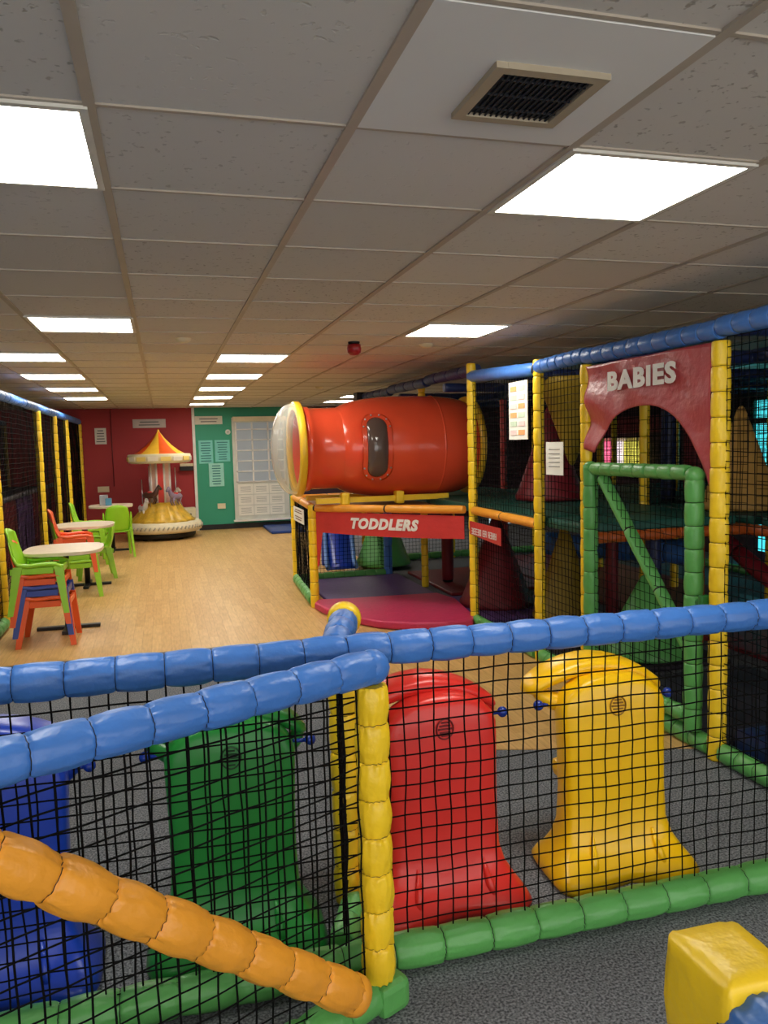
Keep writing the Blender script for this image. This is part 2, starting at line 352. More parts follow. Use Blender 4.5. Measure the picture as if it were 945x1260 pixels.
# short return panel behind
A=V(.45,2.12,0); B=V(.545,2.52,0)
t=thing('pen_fence','short netted fence return running back from the junction of the blue rails','fence',(.5,2.3,0))
pad((.452,2.17,.97),(.552,2.50,.97),.046,'top_rail',BLUE,t,hi=1); pad((.452,2.2,.052),(.54,2.4,.052),.045,'floor_rail',GRN,t)
pad((.54,2.50,0),(.54,2.50,.925),.045,'post',YEL,t,hi=1)
MB().lathe([(.0,.03),(.048,.03),(.056,.02),(.058,-.02),(.05,-.03),(.0,-.03)],face_M((.561,2.535,.968),(1,-.25,0),(0,0,1)),24).build('end_cap',YEL,t)
net((.455,2.18,.10),(.08,.29,0),(0,0,.84),t,near=True)
# near wing with orange brace
P=V(.505,1.975,0); Q=V(-.62,1.46,0); d=(Q-P).normalized(); nrm=V(-d.y,d.x,0)
t=thing('gate_fence','nearest fence wing with blue rail, yellow post and thick orange diagonal brace','fence',(.5,1.975,0))
pad((P.x,P.y,.962),(Q.x,Q.y,.966),.046,'top_rail',BLUE,t,hi=1,seglen=.13)
MB().sphere((P.x+.004,P.y,.962),.048,(1,1,.98)).build('rail_end',BLUE,t)
pad((P.x,P.y,.09),(P.x,P.y,.915),.044,'post',YEL,t,hi=1.6,puff=.16,seglen=.105)
pad((P.x,P.y,.05),(Q.x,Q.y,.05),.048,'floor_rail',GRN,t,hi=1); MB().box((P.x+.02,P.y+.005,.046),(.1,.1,.088),Matrix.Rotation(.43,3,'Z'),.02).build('corner_block',GRN,t)
net(P+d*.05+V(0,0,.10),d*1.15,V(0,0,.83),t,near=True)
cam_side=nrm if nrm.y<0 else -nrm
a=P+d*.135+cam_side*.055+V(0,0,.14); c=P+d*1.06+cam_side*.055+V(0,0,.905)
pad(a,c,.049,'brace',ORG,t,seglen=.128,puff=.18,hi=1.3)
MB().lathe([(.0,0),(.04,.0),(.05,.008),(.052,.03),(.047,.04)],face_M(a-(c-a).normalized()*.03,(c-a).cross(V(0,0,1)),((c-a).cross(V(0,0,1))).cross(c-a)*-1),20).build('brace_end',ORG,t)

# near corner pad, bottom right
t=thing('padded_corner','yellow vinyl cap with a blue padded rail end, at bottom right corner','padding',(.708,.85,0))
b=MB(); cl=[]
for z,k in ((.70,.94),(.72,1.0),(.76,1.03),(.80,1.02),(.835,1.0),(.846,.985),(.852,.93),(.855,.6),(.855,.25),(.855,.03)):
    r_=[]
    for q in range(32):
        a=2*PI*q/32; e=.22; c_,s_=math.cos(a),math.sin(a); w_=1+.02*math.sin(5*a+z*60)+.012*math.sin(9*a+z*31)
        r_.append(V(.708+.056*k*w_*math.copysign(abs(c_)**e,c_),.850+.066*k*w_*math.copysign(abs(s_)**e,s_),z+.003*math.sin(3*a+1)*(z>.8)*(k>.9)))
    cl.append(r_)
b.rings(cl); b.build('cap',YEL,t)
pad((.708,.85,0),(.708,.85,.71),.05,'post',YEL,t)
pad((.700,.800,.785),(.70,.30,.785),.056,'rail',BLUE,t,hi=1,seglen=.25,sides=24,puff=.03)

# ---------------------------------------------------------------- the four moulded toys
def toy(x,y,rz,m,label,inkm):
    t=thing('rocker_toy',label,'ride-on toy',(0,0,0),'moulded plastic toys behind the net')
    b=MB(); rs=[]
    S=[(0,.265,.185,-.02),(.02,.275,.19,-.02),(.045,.262,.175,-.02),(.08,.238,.13,-.01),(.12,.215,.095,0),(.18,.198,.075,0),(.3,.193,.068,0),(.45,.195,.066,.004),(.56,.2,.064,.01),(.605,.2,.062,.012),(.64,.186,.06,.014),(.672,.155,.056,.016),(.695,.11,.05,.018),(.708,.055,.04,.02),(.711,.01,.02,.02)]
    n=40
    for z,hx,hy,cy in S:
        r=[]
        for k in range(n):
            a=2*PI*k/n; c,s_=math.cos(a),math.sin(a); e=.42
            px=hx*math.copysign(abs(c)**e,c); py=hy*math.copysign(abs(s_)**e,s_)
            # shallow scooped waist between two foot flares
            if z<.12 and py<0: py*=1-.35*(1-min(1,abs(px)/hx))*(1 if z>.01 else 1)
            r.append(V(px,py+cy,z))
        rs.append(r)
    b.rings(rs); b.build('body',m,t)
    # curved hood
    b=MB(); rs=[]
    for i in range(25):
        u=-1+2*i/24; x_=-.02+.27*u; zc=.725-.085*abs(u)**2.1-.02*max(0,u)
        hz=.034*(1-.35*abs(u)**4); hy=.085*(1-.3*abs(u)**3)
        if i in (0,24): hz*=.45; hy*=.5
        rs.append([V(x_,.115+hy*math.copysign(abs(math.cos(a))**.7,math.cos(a)),zc+hz*math.copysign(abs(math.sin(a))**.8,math.sin(a))) for a in [2*PI*k/18 for k in range(18)]])
    b.rings(rs); b.build('hood',m,t)
    b=MB(); b.tube([(-.262,.10,.655),(-.235,.08,.628),(-.19,.06,.605),(-.12,.04,.6)],[.018,.028,.034,.03],12); b.build('handle',m,t); b=MB()
    b.tube([(.235,.10,.64),(.215,.08,.60),(.18,.06,.58)],[.016,.026,.03],12); b.build('handle',m,t)
    b=MB(); b.box((0,.20,.26),(.2,.22,.07),None,.03); b.box((0,.17,.12),(.16,.14,.24),None,.02); b.build('seat',m,t)
    for s in (-1,1):
        bd=MB(); bd.tube([(s*.19,.05,.6),(s*.245,.05,.6)],.007,8); bd.sphere((s*.258,.05,.6),.019); bd.build('bead',BEAD,t,label='blue bead')
        rr=MB(); rr.tube([(s*.135,-.14,.03),(s*.125,-.115,.09),(s*.115,-.085,.16)],[.018,.014,.004],10); rr.build('foot_rib',m,t)
    b=MB()
    for i in range(5): b.box((0,-.0525,.585+.011*i),(.05-.012*abs(i-2),.004,.005))
    b.tube([(.03*math.cos(a),-.052,.607+.034*math.sin(a)) for a in [2*PI*k/20 for k in range(21)]],.003,6,cap=False)
    b.build('emblem',inkm,t,label='small dark moulded emblem')
    t.rotation_euler=(0,0,rz); t.location=(x,y,0.0); return t
DKR=mat('dark red emblem',(110,12,14),.5); DKY=mat('brown emblem',(150,104,16),.5); DKG=mat('dark green emblem',(12,60,24),.5); DKB=mat('dark navy emblem',(12,26,90),.5)
toy(1.515,2.44,-.06,TYEL,'yellow moulded toy behind the net, rightmost of the four',DKY)
toy(.855,2.43,.03,TRED,'red moulded toy behind the net, just right of yellow fence post',DKR)
toy(.16,2.42,-.04,TGRN,'green moulded toy behind the net and near blue rail',DKG)
toy(-.515,2.42,.0,TBLU,'blue moulded toy cut by the left edge, behind the orange brace',DKB)

# ---------------------------------------------------------------- main climbing frame, x = 2.5 and beyond
X0=2.5; TZ=2.065; DZ=.965
cf=thing('climbing_frame','tall padded and netted climbing frame along the right with yellow posts and blue top rail','climbing frame',(2.5,4.3,0))
YS=[1.75,3.1,4.3,4.93,6.14,7.4,8.7,9.9]; XS=[3.72,4.95,6.2]
for i,y in enumerate(YS):
    if y==7.4: pad((2.68,7.98,0),(2.68,7.98,2.2),.038,'post',YEL,cf,seglen=.115,puff=.05); continue
    if y==8.7: continue
    top={3.1:1.985,4.93:2.10,6.14:2.20}.get(y,2.0)
    r={3.1:.043,4.3:.036,4.93:.037}.get(y,.038)
    pad((X0,y,0),(X0,y,top),r,'post',YEL,cf,seglen=.115,puff=.05)
for x in XS:
    for y in (1.75,3.1,4.3,5.5,6.8,8.2,9.9):
        if (x,y)!=(3.72,4.3): pad((x,y,0),(x,y,2.08),.04,'post',YEL if (x,y)!=(3.72,8.2) else RED,cf,seglen=.13,sides=10,puff=.05)
for a,c in zip(YS[:-1],YS[1:]):
    if a==4.93: pad((X0,a,2.035),(X0,c,2.095),.05,'top_rail',BLUE,cf,seglen=1.5,puff=.02)
    elif a==4.3: pad((X0,a,2.06),(X0,c,2.05),.046,'top_rail',BLUE,cf,seglen=.1)
    elif a<4: pad((X0,a,2.04),(X0,c,2.05),.047,'top_rail',BLUE,cf,seglen=.115)
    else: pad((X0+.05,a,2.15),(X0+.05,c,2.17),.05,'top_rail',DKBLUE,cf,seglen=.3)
for x in XS:
    for a,c in ((1.75,3.1),(3.1,4.3),(4.3,5.5),(5.5,6.8),(6.8,8.2),(8.2,9.9)):
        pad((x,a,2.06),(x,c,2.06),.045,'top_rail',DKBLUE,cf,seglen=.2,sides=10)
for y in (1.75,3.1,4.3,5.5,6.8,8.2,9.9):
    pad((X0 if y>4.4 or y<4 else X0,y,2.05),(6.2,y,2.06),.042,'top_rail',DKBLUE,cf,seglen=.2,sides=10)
MB().box((2.5,9.95,2.16),(.13,.2,.13),None,.01).build('end_cap',DARK,cf)
# mid level rails
pad((X0,4.95,.97),(X0,6.13,.978),.036,'deck_rail',ORG,cf,seglen=.62,puff=.02)
for x0,y0,x1,y1 in ((3.72,1.75,3.72,3.1),(3.72,3.1,3.72,4.3),(2.55,4.36,3.72,4.36),(3.72,4.3,3.72,5.5),(3.72,1.75,6.2,1.75),(4.95,3.1,4.95,5.5),(3.72,5.5,6.2,5.5),(4.95,5.5,4.95,9.9)):
    pad((x0,y0,.93),(x1,y1,.93),.036,'deck_rail',DIMORG,cf,seglen=.13,sides=10)
# floor rails
for a,c in ((1.78,3.05),(3.14,4.26),(4.34,4.9),(4.97,6.1)): pad((X0,a,.05),(X0,c,.05),.046,'floor_rail',GRN,cf,seglen=.12)
pad((2.5,9.9,.05),(6.2,9.9,.05),.045,'floor_rail',GRN,cf,seglen=.15,sides=10); pad((6.2,1.75,.05),(6.2,9.9,.05),.045,'floor_rail',GRN,cf,seglen=.15,sides=10)
# nets, main face
net((X0,1.8,.1),(0,1.26,0),(0,0,1.9),cf); net((X0,4.34,.1),(0,.55,0),(0,0,1.92),cf); net((X0,4.97,1.02),(0,1.13,0),(0,0,1.0),cf); net((X0,4.97,.1),(0,1.13,0),(0,0,.82),cf)
net((X0,8.75,.1),(0,1.1,0),(0,0,2.0),cf)
for x in (3.72,4.95,6.2):
    for a,c in ((1.8,3.05),(3.14,4.26),(4.34,5.46),(5.54,6.76),(6.84,8.16),(8.24,9.86)): net((x,a,1.0),(0,c-a,0),(0,0,1.02),cf,cell=.05,r=.0024)
for a in (3.76,4.99):
    for y in (1.75,3.1,5.5,8.2): net((a,y,.97),(1.15,0,0),(0,0,1.05),cf,cell=.05,r=.0024)
net((2.54,9.9,.1),(1.14,0,0),(0,0,1.95),cf); net((3.76,9.9,.1),(1.15,0,0),(0,0,1.95),cf); net((4.99,9.9,.1),(1.15,0,0),(0,0,1.95),cf)
net((3.72,1.8,.1),(0,1.26,0),(0,0,.8),cf)

# decks: separate padded platforms
def slab(name,c,size,m,label,cat,group=None,bev=.02): return tag(MB().box(c,size,None,bev).build(name,m),label,cat,group)
k=0
DL=['above the low opening beside the red sign','next to the red tube end','behind the TODDLERS porch','in the far bay']
for x,y,w_,h_,l in ((3.11,4.65,1.15,.5,'narrow teal deck pad behind the white paper notice'),(3.11,5.52,1.15,1.15,'teal deck pad above the hanging red sign'),(3.11,6.77,1.15,1.2,'teal deck pad beside the right end of the red tube'),(3.11,8.05,1.15,1.2,'teal deck pad behind the red tube'),
        (4.33,3.7,1.15,1.12,'teal deck pad seen through the green gate, near bay'),(4.33,4.9,1.15,1.12,'teal deck pad seen through the green gate, far bay'),(4.33,6.15,1.15,1.2,'teal deck pad in the middle bay of the frame'),(4.33,7.5,1.15,1.3,'teal deck pad in the rear middle bay'),
        (4.33,2.42,1.15,1.2,'teal deck pad under the tall tan cone'),(5.57,3.7,1.15,1.12,'teal deck pad in the outer near bay'),(5.57,4.9,1.15,1.12,'teal deck pad in the outer middle bay'),(5.57,6.8,1.15,2.4,'long teal deck pad in the outer far bay')):
    slab('deck_pad',(x,y,.985),(w_,h_,.07),TEAL,l,'deck pad','teal deck pads of the climbing frame')
# floor mats inside
def mat_(c,size,m,l,bev=.015): return slab('floor_mat',c,size,m,l,'floor mat','padded floor mats in the play frame',bev)
mat_((3.11,2.45,.09),(1.1,1.2,.14),DKBLUE,'thick dark blue mat right of the tall yellow post')
mat_((3.11,3.72,.02),(1.1,1.1,.035),mat('charcoal mat',(44,44,58),.7),'charcoal mat behind the green gate')
mat_((3.11,5.2,.02),(1.1,1.6,.035),mat('black mat',(34,28,40),.7),'near black mat behind the second bay net')
mat_((3.0,6.65,.02),(.9,1.1,.035),PURP,'purple mat under the red hanging cone')
mat_((3.3,8.1,.02),(1.1,1.5,.035),DRED,'deep red mat at the rear of the toddlers area')
mat_((2.05,8.0,.02),(1.1,1.5,.035),PURP,'purple mat just inside the TODDLERS opening')
mat_((4.6,6,.02),(1.4,7,.035),DRED,'long deep red mat in the outer bays')
b=MB(); b.prism([(1.38,7.38),(1.32,7.22),(1.36,6.95),(1.5,6.55),(1.68,6.25),(1.95,6.06),(2.2,5.99),(2.42,6.0),(2.5,6.12),(2.62,6.9),(2.55,7.24),(1.6,7.28)],Matrix.Translation((0,0,.045)),.07,bev=.02)
tag(b.build('floor_mat',PINK),'pink rounded entrance mat in front of the TODDLERS opening','floor mat','padded floor mats in the play frame')

# toddlers porch
P0=V(1.35,7.36,0); P1=V(2.46,6.14,0); Pa=V(1.41,8.8,0)
tp=thing('play_porch','low yellow framed toddlers porch with orange rails under the red tube','play frame',(1.35,7.36,0))
pad(P0,P0+V(0,0,.99),.042,'post',YEL,tp,puff=.05); pad(Pa,Pa+V(0,0,1.0),.04,'post',YEL,tp,puff=.05)
pad((2.5,8.8,0),(2.5,8.8,.96),.05,'post',BLUE,tp,puff=.05)
dd=(P1-P0).normalized()
pad(P0+dd*.03+V(0,0,.962),P1-dd*.04+V(0,0,.985),.037,'deck_rail',ORG,tp,seglen=.8,puff=.02)
pad(P0+V(0,.04,.97),Pa+V(0,-.04,.985),.037,'deck_rail',ORG,tp,seglen=.7,puff=.02)
pad(Pa+V(.04,0,.97),(2.46,8.8,.97),.037,'deck_rail',ORG,tp,seglen=.3,puff=.02)
pad(P0+V(0,.05,.06),Pa+V(0,-.05,.06),.055,'floor_rail',GRN,tp,seglen=.2); pad(Pa+V(.05,0,.05),(2.46,8.8,.05),.045,'floor_rail',GRN,tp)
net(P0+V(0,.05,.1),Pa-P0-V(0,.1,0),V(0,0,.83),tp,cell=.04,r=.003); net(Pa+V(0,0,.1),V(1.06,0,0),V(0,0,.83),tp)
b=MB(); b.prism([(1.40,7.40),(2.46,6.24),(2.46,8.76),(1.44,8.76)],Matrix.Translation((0,0,.955)),.03); b.build('deck',mat('plywood deck',(150,112,70),.7),tp)
b=MB(); b.mi=0; b.box((2.0,7.15,1.04),(1.3,.05,.05)); b.box((2.0,7.65,1.04),(1.3,.05,.05)); b.build('tube_cradle',YEL,tp)
# banner TODDLERS
fM=lambda o:face_M(o,dd,(0,0,1))
def banner_poly(w_,h_,sag=.015,n=12):
    return [(w_*i/n,-sag*math.sin(PI*i/n)) for i in range(n+1)]+[(w_*(1-i/n),h_) for i in range(n+1)]
o0=P0+dd*.045+V(0,0,.735)-V(dd.y,-dd.x,0)*(-.0)
tb=thing('banner','red banner reading TODDLERS under the orange rail of the low porch','banner',tuple(P0+dd*.8+V(0,0,.83)))
Lf=(P1-P0).length
MB().prism(banner_poly(Lf-.09,.195),fM(o0),.006).build('cloth',RED,tb)
text('TODDLERS',fM(P0+dd*.79+V(0,0,.828)+V(dd.y,-dd.x,0)*.008),.128,WHITE,tb,shear=.25,bold=.055,width=.72,ext=.0015)
b=MB(); b.prism([(0,0),(.07,0),(.02,-.32),(0,-.34)],fM(P0+dd*.045+V(0,0,.735)),.006); b.build('side_flap',RED,tb)
# red hanging sign on the main face
tb=thing('sign','small red sign with white lettering hanging below the orange rail right of TODDLERS','sign',(2.47,5.75,.82))
yM=lambda y,z,x=2.5:face_M((x,y,z),(0,-1,0),(0,0,1))
MB().prism([(0,.03),(.62,-.0),(.62,.135),(0,.14)],yM(6.09,.755,2.45),.006).build('board',RED,tb)
b=MB(); x=.06
rnd=random.Random(3)
for wlen in (5,2,4):
    for i in range(wlen):
        zz=.062-.0005*x; hh=.05
        MBm=yM(6.09-x,.755+zz,2.445)
        for q in rnd.sample([(-.013,.0,.006,hh),(.011,0,.006,hh),(0,hh/2-.003,.03,.008),(0,-hh/2+.003,.03,.008),(0,0,.03,.008)],4): 
            c=MBm@V(q[0],q[1],0); b.box(c,(.003,q[2],q[3]))
        x+=.042
    x+=.025
b.build('lettering',WHITE,tb)
# small white sign on porch side
tb=thing('sign','small white sign with red and black text lines on the left side of the porch','sign',(1.33,8.1,.84))
MB().box((1.345,8.12,.835),(.006,.62,.15)).build('board',PAPER,tb)
b=MB(); 
for i,(z,w_) in enumerate(((.885,.4),(.862,.46),(.815,.44),(.79,.36))):
    for j in range(6): b.box((1.3405,8.12-w_/2+w_*(j+.5)/6,z),(.002,w_/8,.011))
b.build('print',mat('brown print',(120,80,60),.8),tb)

# ---------------------------------------------------------------- red crawl tube with clear dome
TX0,TY,TZc=1.22,7.42,1.525
tt=thing('crawl_tube','large glossy red crawl tube with clear dome end lying on the porch','play tube',(2.1,TY,1.02))
Mx=face_M((0,TY,TZc),(0,1,0),(0,0,1))   # local z -> +x
rT=.39
MB().lathe([(rT,1.25),(rT,1.27),(rT+.012,1.275),(rT+.012,1.33),(rT,1.34),(rT-.004,1.45),(rT-.004,1.62),(rT+.01,1.64),(rT-.03,1.64),(rT-.03,1.25)],Mx,56).build('end_section',TUBE,tt)
pr=[(.34,1.585)]
for i in range(13): a=PI/2*i/12; pr.append((.345+.147*math.sin(a),1.59+.66*(1-math.cos(a))))
pr+= [(.492,2.4),(.490,2.55),(.483,2.68),(.470,2.79),(.450,2.87),(.425,2.93),(.42,2.94)]
b=MB(); b.lathe(pr,Mx,64); b.build('barrel',TUBE,tt)
MB().lathe([(.488,2.55),(.495,2.556),(.495,2.566),(.488,2.575)],Mx,64).build('seam',TUBE,tt)
MB().lathe([(.40,2.93),(.48,2.93),(.485,2.95),(.48,2.98),(.40,2.98),(.40,2.93)],Mx,48).build('flange',FLY,tt)
MB().lathe([(.37,1.20),(.445,1.20),(.452,1.21),(.452,1.25),(.445,1.26),(.37,1.26),(.37,1.20)],Mx,56).build('flange',FLY,tt)
b=MB(); pr=[]
for i in range(15): a=PI/2*i/14; pr.append((.435*math.sin(a)+.0001,1.20-.21*math.cos(a)**.9 if i<14 else 1.20))
b.lathe(pr,Mx,48); b.build('dome',CLEAR,tt,smooth=True)
# oval window on the barrel facing the viewer
wx,wy=1.90,TY
def capsule(w_,h_,n=14):
    r=w_/2; L_=h_-w_; k=10 if n>8 else 0; return [(r*math.cos(a),h_/2-r+r*math.sin(a)) for a in [PI*i/n for i in range(n+1)]]+[(-r,L_/2-L_*i/(k+1)) for i in range(1,k+1)]+[(r*math.cos(a),-h_/2+r+r*math.sin(a)) for a in [PI+PI*i/n for i in range(n+1)]]+[(r,-L_/2+L_*i/(k+1)) for i in range(1,k+1)]
def bulge(w_,h_,lift,dome=.0,rr=.492):
    b=MB(); rings=[]
    for q in (1,.93,.75,.5,.25,.02):
        ring=[]
        for x,z in capsule(w_,h_):
            x*=q; z*=q; R_=rr-.004+lift+dome*(1-q**3)
            ph=z/rr; ring.append(V(wx+x,TY-R_*math.cos(ph),TZc+R_*math.sin(ph)))
        rings.append(ring)
    b.rings(rings,cap=True); return b
bulge(.29,.68,.010).build('window_rim',TUBE,tt); bulge(.195,.57,.016,.05).build('porthole',SMOKE,tt,label='oval smoked porthole')
b=MB()
for i in range(12):
    x,z=capsule(.25,.64,5)[i]; ph=z/.5; b.sphere((wx+x,TY-.502*math.cos(ph),TZc+.502*math.sin(ph)),.009,seg=8)
b.build('bolt',CHROME,tt)
for x,r0 in ((1.62,.02),(2.15,.0)): 
    b=MB(); b.box((x,TY-.28,1.05-(.0)),(.08,.12,.12),None,.02); b.build('foot_pad',YEL,tt)

# ---------------------------------------------------------------- BABIES banner and green gate
tb=thing('banner','maroon banner reading BABIES with an arch cut below, over the green gate','banner',(2.49,3.7,1.9))
W=1.09; M0=yM(4.258,0,2.484)
def zbot(x):
    if x<.09: return 1.47+.25*(.09-x)
    return 1.722-1.9*abs(x-.56)**2.6
b=MB(); bm=b.bm; nx=66; nz=26
xs=[1.115*k/nx for k in range(nx+1)]
rows=[[V(x,zbot(x)+(1.985-zbot(x))*q/nz,0) for q in range(nz+1)] for x in xs]
b.rings(rows,cap=False,closed=False)
for v in bm.verts:
    x,y=v.co.x,v.co.y; e=max(0,1-x/.45); v.co.z=.014*math.sin(24*(y-1.2)+4*x)*e+.006*math.sin(14*(x+y))+.006*noise.noise(V(x*7,y*7,1)); v.co.x+=.008*e*e*math.sin(24*y)
bmesh.ops.transform(bm,matrix=M0,verts=bm.verts)
o=b.build('cloth',vinyl('maroon banner vinyl',(178,70,74),.34),tb,smooth=True); sm=o.modifiers.new('thickness','SOLIDIFY'); sm.thickness=.004
text('BABIES',face_M((2.463,3.695,1.868),(0,-1,.0),(0,0,1)),.140,WHITE,tb,bold=.045,width=.62,ext=.0015)
gt=thing('gate','green padded gate with netting and diagonal brace under the BABIES banner','gate',(2.5,3.24,0))
pad((X0-.03,4.2,.10),(X0-.03,4.2,1.40),.043,'upright',GRN,gt,seglen=.13); pad((X0-.03,3.24,.10),(X0-.03,3.24,1.345),.045,'upright',GRN,gt,seglen=.11)
pad((X0-.03,4.16,1.375),(X0-.03,3.28,1.375),.038,'cross_rail',GRN,gt,seglen=.11); pad((X0-.03,4.16,.16),(X0-.03,3.28,.16),.042,'cross_rail',GRN,gt,seglen=.12)
MB().sphere((X0-.03,3.24,1.36),.047).build('corner',GRN,gt); MB().sphere((X0-.03,4.2,1.375),.045).build('corner',GRN,gt)
pad((X0-.0,4.12,1.33),(X0-.0,3.28,.46),.036,'brace',GRN,gt,seglen=.4,puff=.02)
net((X0-.03,4.15,.2),(0,-.87,0),(0,0,1.14),gt,r=.002)
b=MB(); b.tube([(X0-.03,3.24,.75),(X0-.04,3.15,.75)],.02,10); b.box((X0-.04,3.15,.75),(.05,.03,.09),None,.008); b.build('latch',mat('latch green',(40,110,50),.4),gt)
# second net post line inside gate (narrow yellow padding)
# posters
tb=thing('poster','white poster with pale orange and green print tied left of tall yellow post','poster',(2.44,5.1,1.75))
b=MB(); b.box((2.445,5.135,1.765),(.005,.30,.41)); b.build('sheet',PAPER,tb)
b=MB(); 
for i in range(2):
    for j in range(6):
        b.mi=(i+j)%3; b.box((2.441,5.205-.13*i,1.92-.062*j),(.003,.10,.035))
b.build('print',[PINKP,mat('pale green print',(196,214,190),.8),mat('pale pink print',(240,205,200),.8)],tb)
tb=thing('notice','plain white paper notice clipped to net between two yellow posts','notice',(2.47,4.64,1.43))
MB().box((2.465,4.64,1.43),(.004,.23,.215)).build('sheet',PAPER,tb)
b=MB(); 
for j in range(5): b.box((2.4615,4.64,1.49-.028*j),(.002,.15,.004))
b.build('print',INK,tb)

# ---------------------------------------------------------------- soft cones, pads, slides inside
def cone(x,y,z0,z1,r,m,label,inv=False,n=4):
    b=MB(); R_=[(r,0),(r*1.02,.04),(r*.93,.1),(r*.5,.55),(r*.1,.97),(.01,1)]
    pr=[(q,z0+(z1-z0)*t) if not inv else (q,z1-(z1-z0)*t) for q,t in R_]
    b.lathe(pr,Matrix.Translation((x,y,0))@Matrix.Rotation(.5,4,'Z'),20,cap=True); return tag(b.build('foam_cone',m),label,'soft cone','padded cones inside the climbing frame')
cone(2.95,6.7,.04,.88,.34,DRED,'deep red padded cone standing right of the TODDLERS opening')
cone(3.25,5.95,.04,.85,.27,OLIVE,'mustard padded cone behind the second yellow post, lower level')
cone(3.1,5.55,1.35,2.03,.26,OLIVE,'mustard padded cone hanging point down beside the paper notice',inv=True)
cone(3.3,6.3,1.03,1.85,.3,DRED,'deep red padded cone on the deck behind the paper notice')
cone(3.98,4.72,1.03,1.76,.27,TAN,'tan padded cone on the deck right of the tall yellow post')
cone(4.55,3.95,1.03,1.70,.22,mat('brown vinyl',(120,84,50),.5),'brown padded cone on the deck at the right edge')
cone(3.2,4.72,.05,.60,.30,GRN,'green padded cone low behind the green gate')
cone(3.5,3.45,.05,.55,.2,TEAL,'teal padded cone low behind the tall yellow post')
def padpost(x,y,z0,z1,r,m,label): return tag(pad((x,y,z0),(x,y,z1),r,'punch_pad',m,None,seglen=.8,puff=.02),label,'padded pillar')
padpost(3.55,5.7,.04,.92,.05,DRED,'deep red padded pillar low behind the left of the green gate')
padpost(3.6,5.2,.04,.92,.06,DKBLUE,'dark blue padded pillar behind the gate brace')
padpost(3.65,4.75,.04,.92,.05,mat('brown orange vinyl',(150,70,26),.5),'brown orange padded pillar behind the right of the green gate')
padpost(2.93,7.95,.05,.93,.065,DRED,'red padded pillar inside the toddlers area, right of the orange one')
padpost(4.05,5.65,1.02,2.02,.06,DKBLUE,'dark blue padded pillar on the upper deck seen in the arch'); padpost(4.38,5.75,1.02,2.02,.09,DRED,'deep red padded pillar on the upper deck seen in the arch')
tag(pad((3.3,6.4,.62),(4.1,5.3,.62),.1,'roller',BLUE,None,seglen=.25,sides=18),'blue padded roller lying across behind the green gate','roller')
tag(pad((3.9,5.0,.9),(3.95,4.35,.55),.06,'foam_beam',DRED,None,seglen=.3),'deep red sloping padded beam right of the tall yellow post','padded beam')
# slide + arch at the rear left of toddlers
t=thing('slide','small blue plastic slide at the back left of the toddlers opening','slide',(2.1,9.6,0))
b=MB(); M1=None
for s in (-1,1): b.tube([(2.12+s*.17,9.9,.88),(2.08+s*.17,9.6,.5),(2.02+s*.17,9.25,.16),(2.0+s*.17,9.05,.1)],.03,10)
b.build('side_rail',mat('pale blue plastic',(90,130,200),.35),t)
b=MB(); b.rings([[V(1.96,9.9,.86),V(2.28,9.9,.86)],[V(1.92,9.6,.48),V(2.24,9.6,.48)],[V(1.86,9.25,.13),V(2.18,9.25,.13)],[V(1.84,9.05,.08),V(2.16,9.05,.08)]],cap=False,closed=False); o=b.build('chute',TBLU,t); o.modifiers.new('thickness','SOLIDIFY').thickness=.02
b=MB(); b.box((2.1,9.95,.43),(.34,.08,.86),None,.02); b.build('support',TBLU,t)
cone(2.62,9.45,.05,.95,.34,GRN,'green padded cone beside the small blue slide at the back')
tag(MB().box((4.6,9.75,.62),(.8,.04,.36),None,.05).build('lit_screen',emis('pale daylight screen',(170,195,205),.5)),'pale glowing pane low at the back of toddlers area','light pane')
# far wall features seen through the nets
b=MB(); b.box((6.96,7.35,1.45),(.05,1.3,1.1)); w2=struct('window_2',b,CYANL,'turquoise lit window seen through the right net'); 
b=MB(); 
for y in (6.7,7.35,8.0): b.box((6.92,y,1.45),(.04,.05,1.14))
for z in (.9,1.72,2.0): b.box((6.92,7.35,z),(.04,1.35,.07))
struct('window_frame',b,TEAL,parent=w2)
b=MB(); b.box((6.96,7.5,.42),(.05,.8,.55)); struct('window_3',b,CYANL,'small low turquoise lit window behind the right net')
tb=thing('display_panel','bright pink, white and yellow lit panel seen under the banner arch','lit panel',(6.85,10.9,1.1))
for y,w_,m in ((11.22,.26,PINKL),(10.85,.24,WHL),(10.55,.28,YLL)): MB().box((6.93,y,1.33),(.14,w_,.36)).build('pane',m,tb)
b=MB(); b.box((6.94,10.85,1.54),(.06,1.05,.05)); b.box((6.94,10.85,1.12),(.06,1.05,.05)); b.box((6.94,11.02,1.33),(.05,.1,.4)); b.build('surround',CREAM,tb)
slab('pad_panel',(6.94,10.2,1.75),(.1,3.2,.25),DRED,'deep red padded wall panel over the pink lit panel','wall pad')
slab('pad_panel',(6.1,4.3,.5),(.08,2.3,.8),mat('dark green pad',(14,60,46),.5),'dark green wall pad low behind the right net','wall pad')

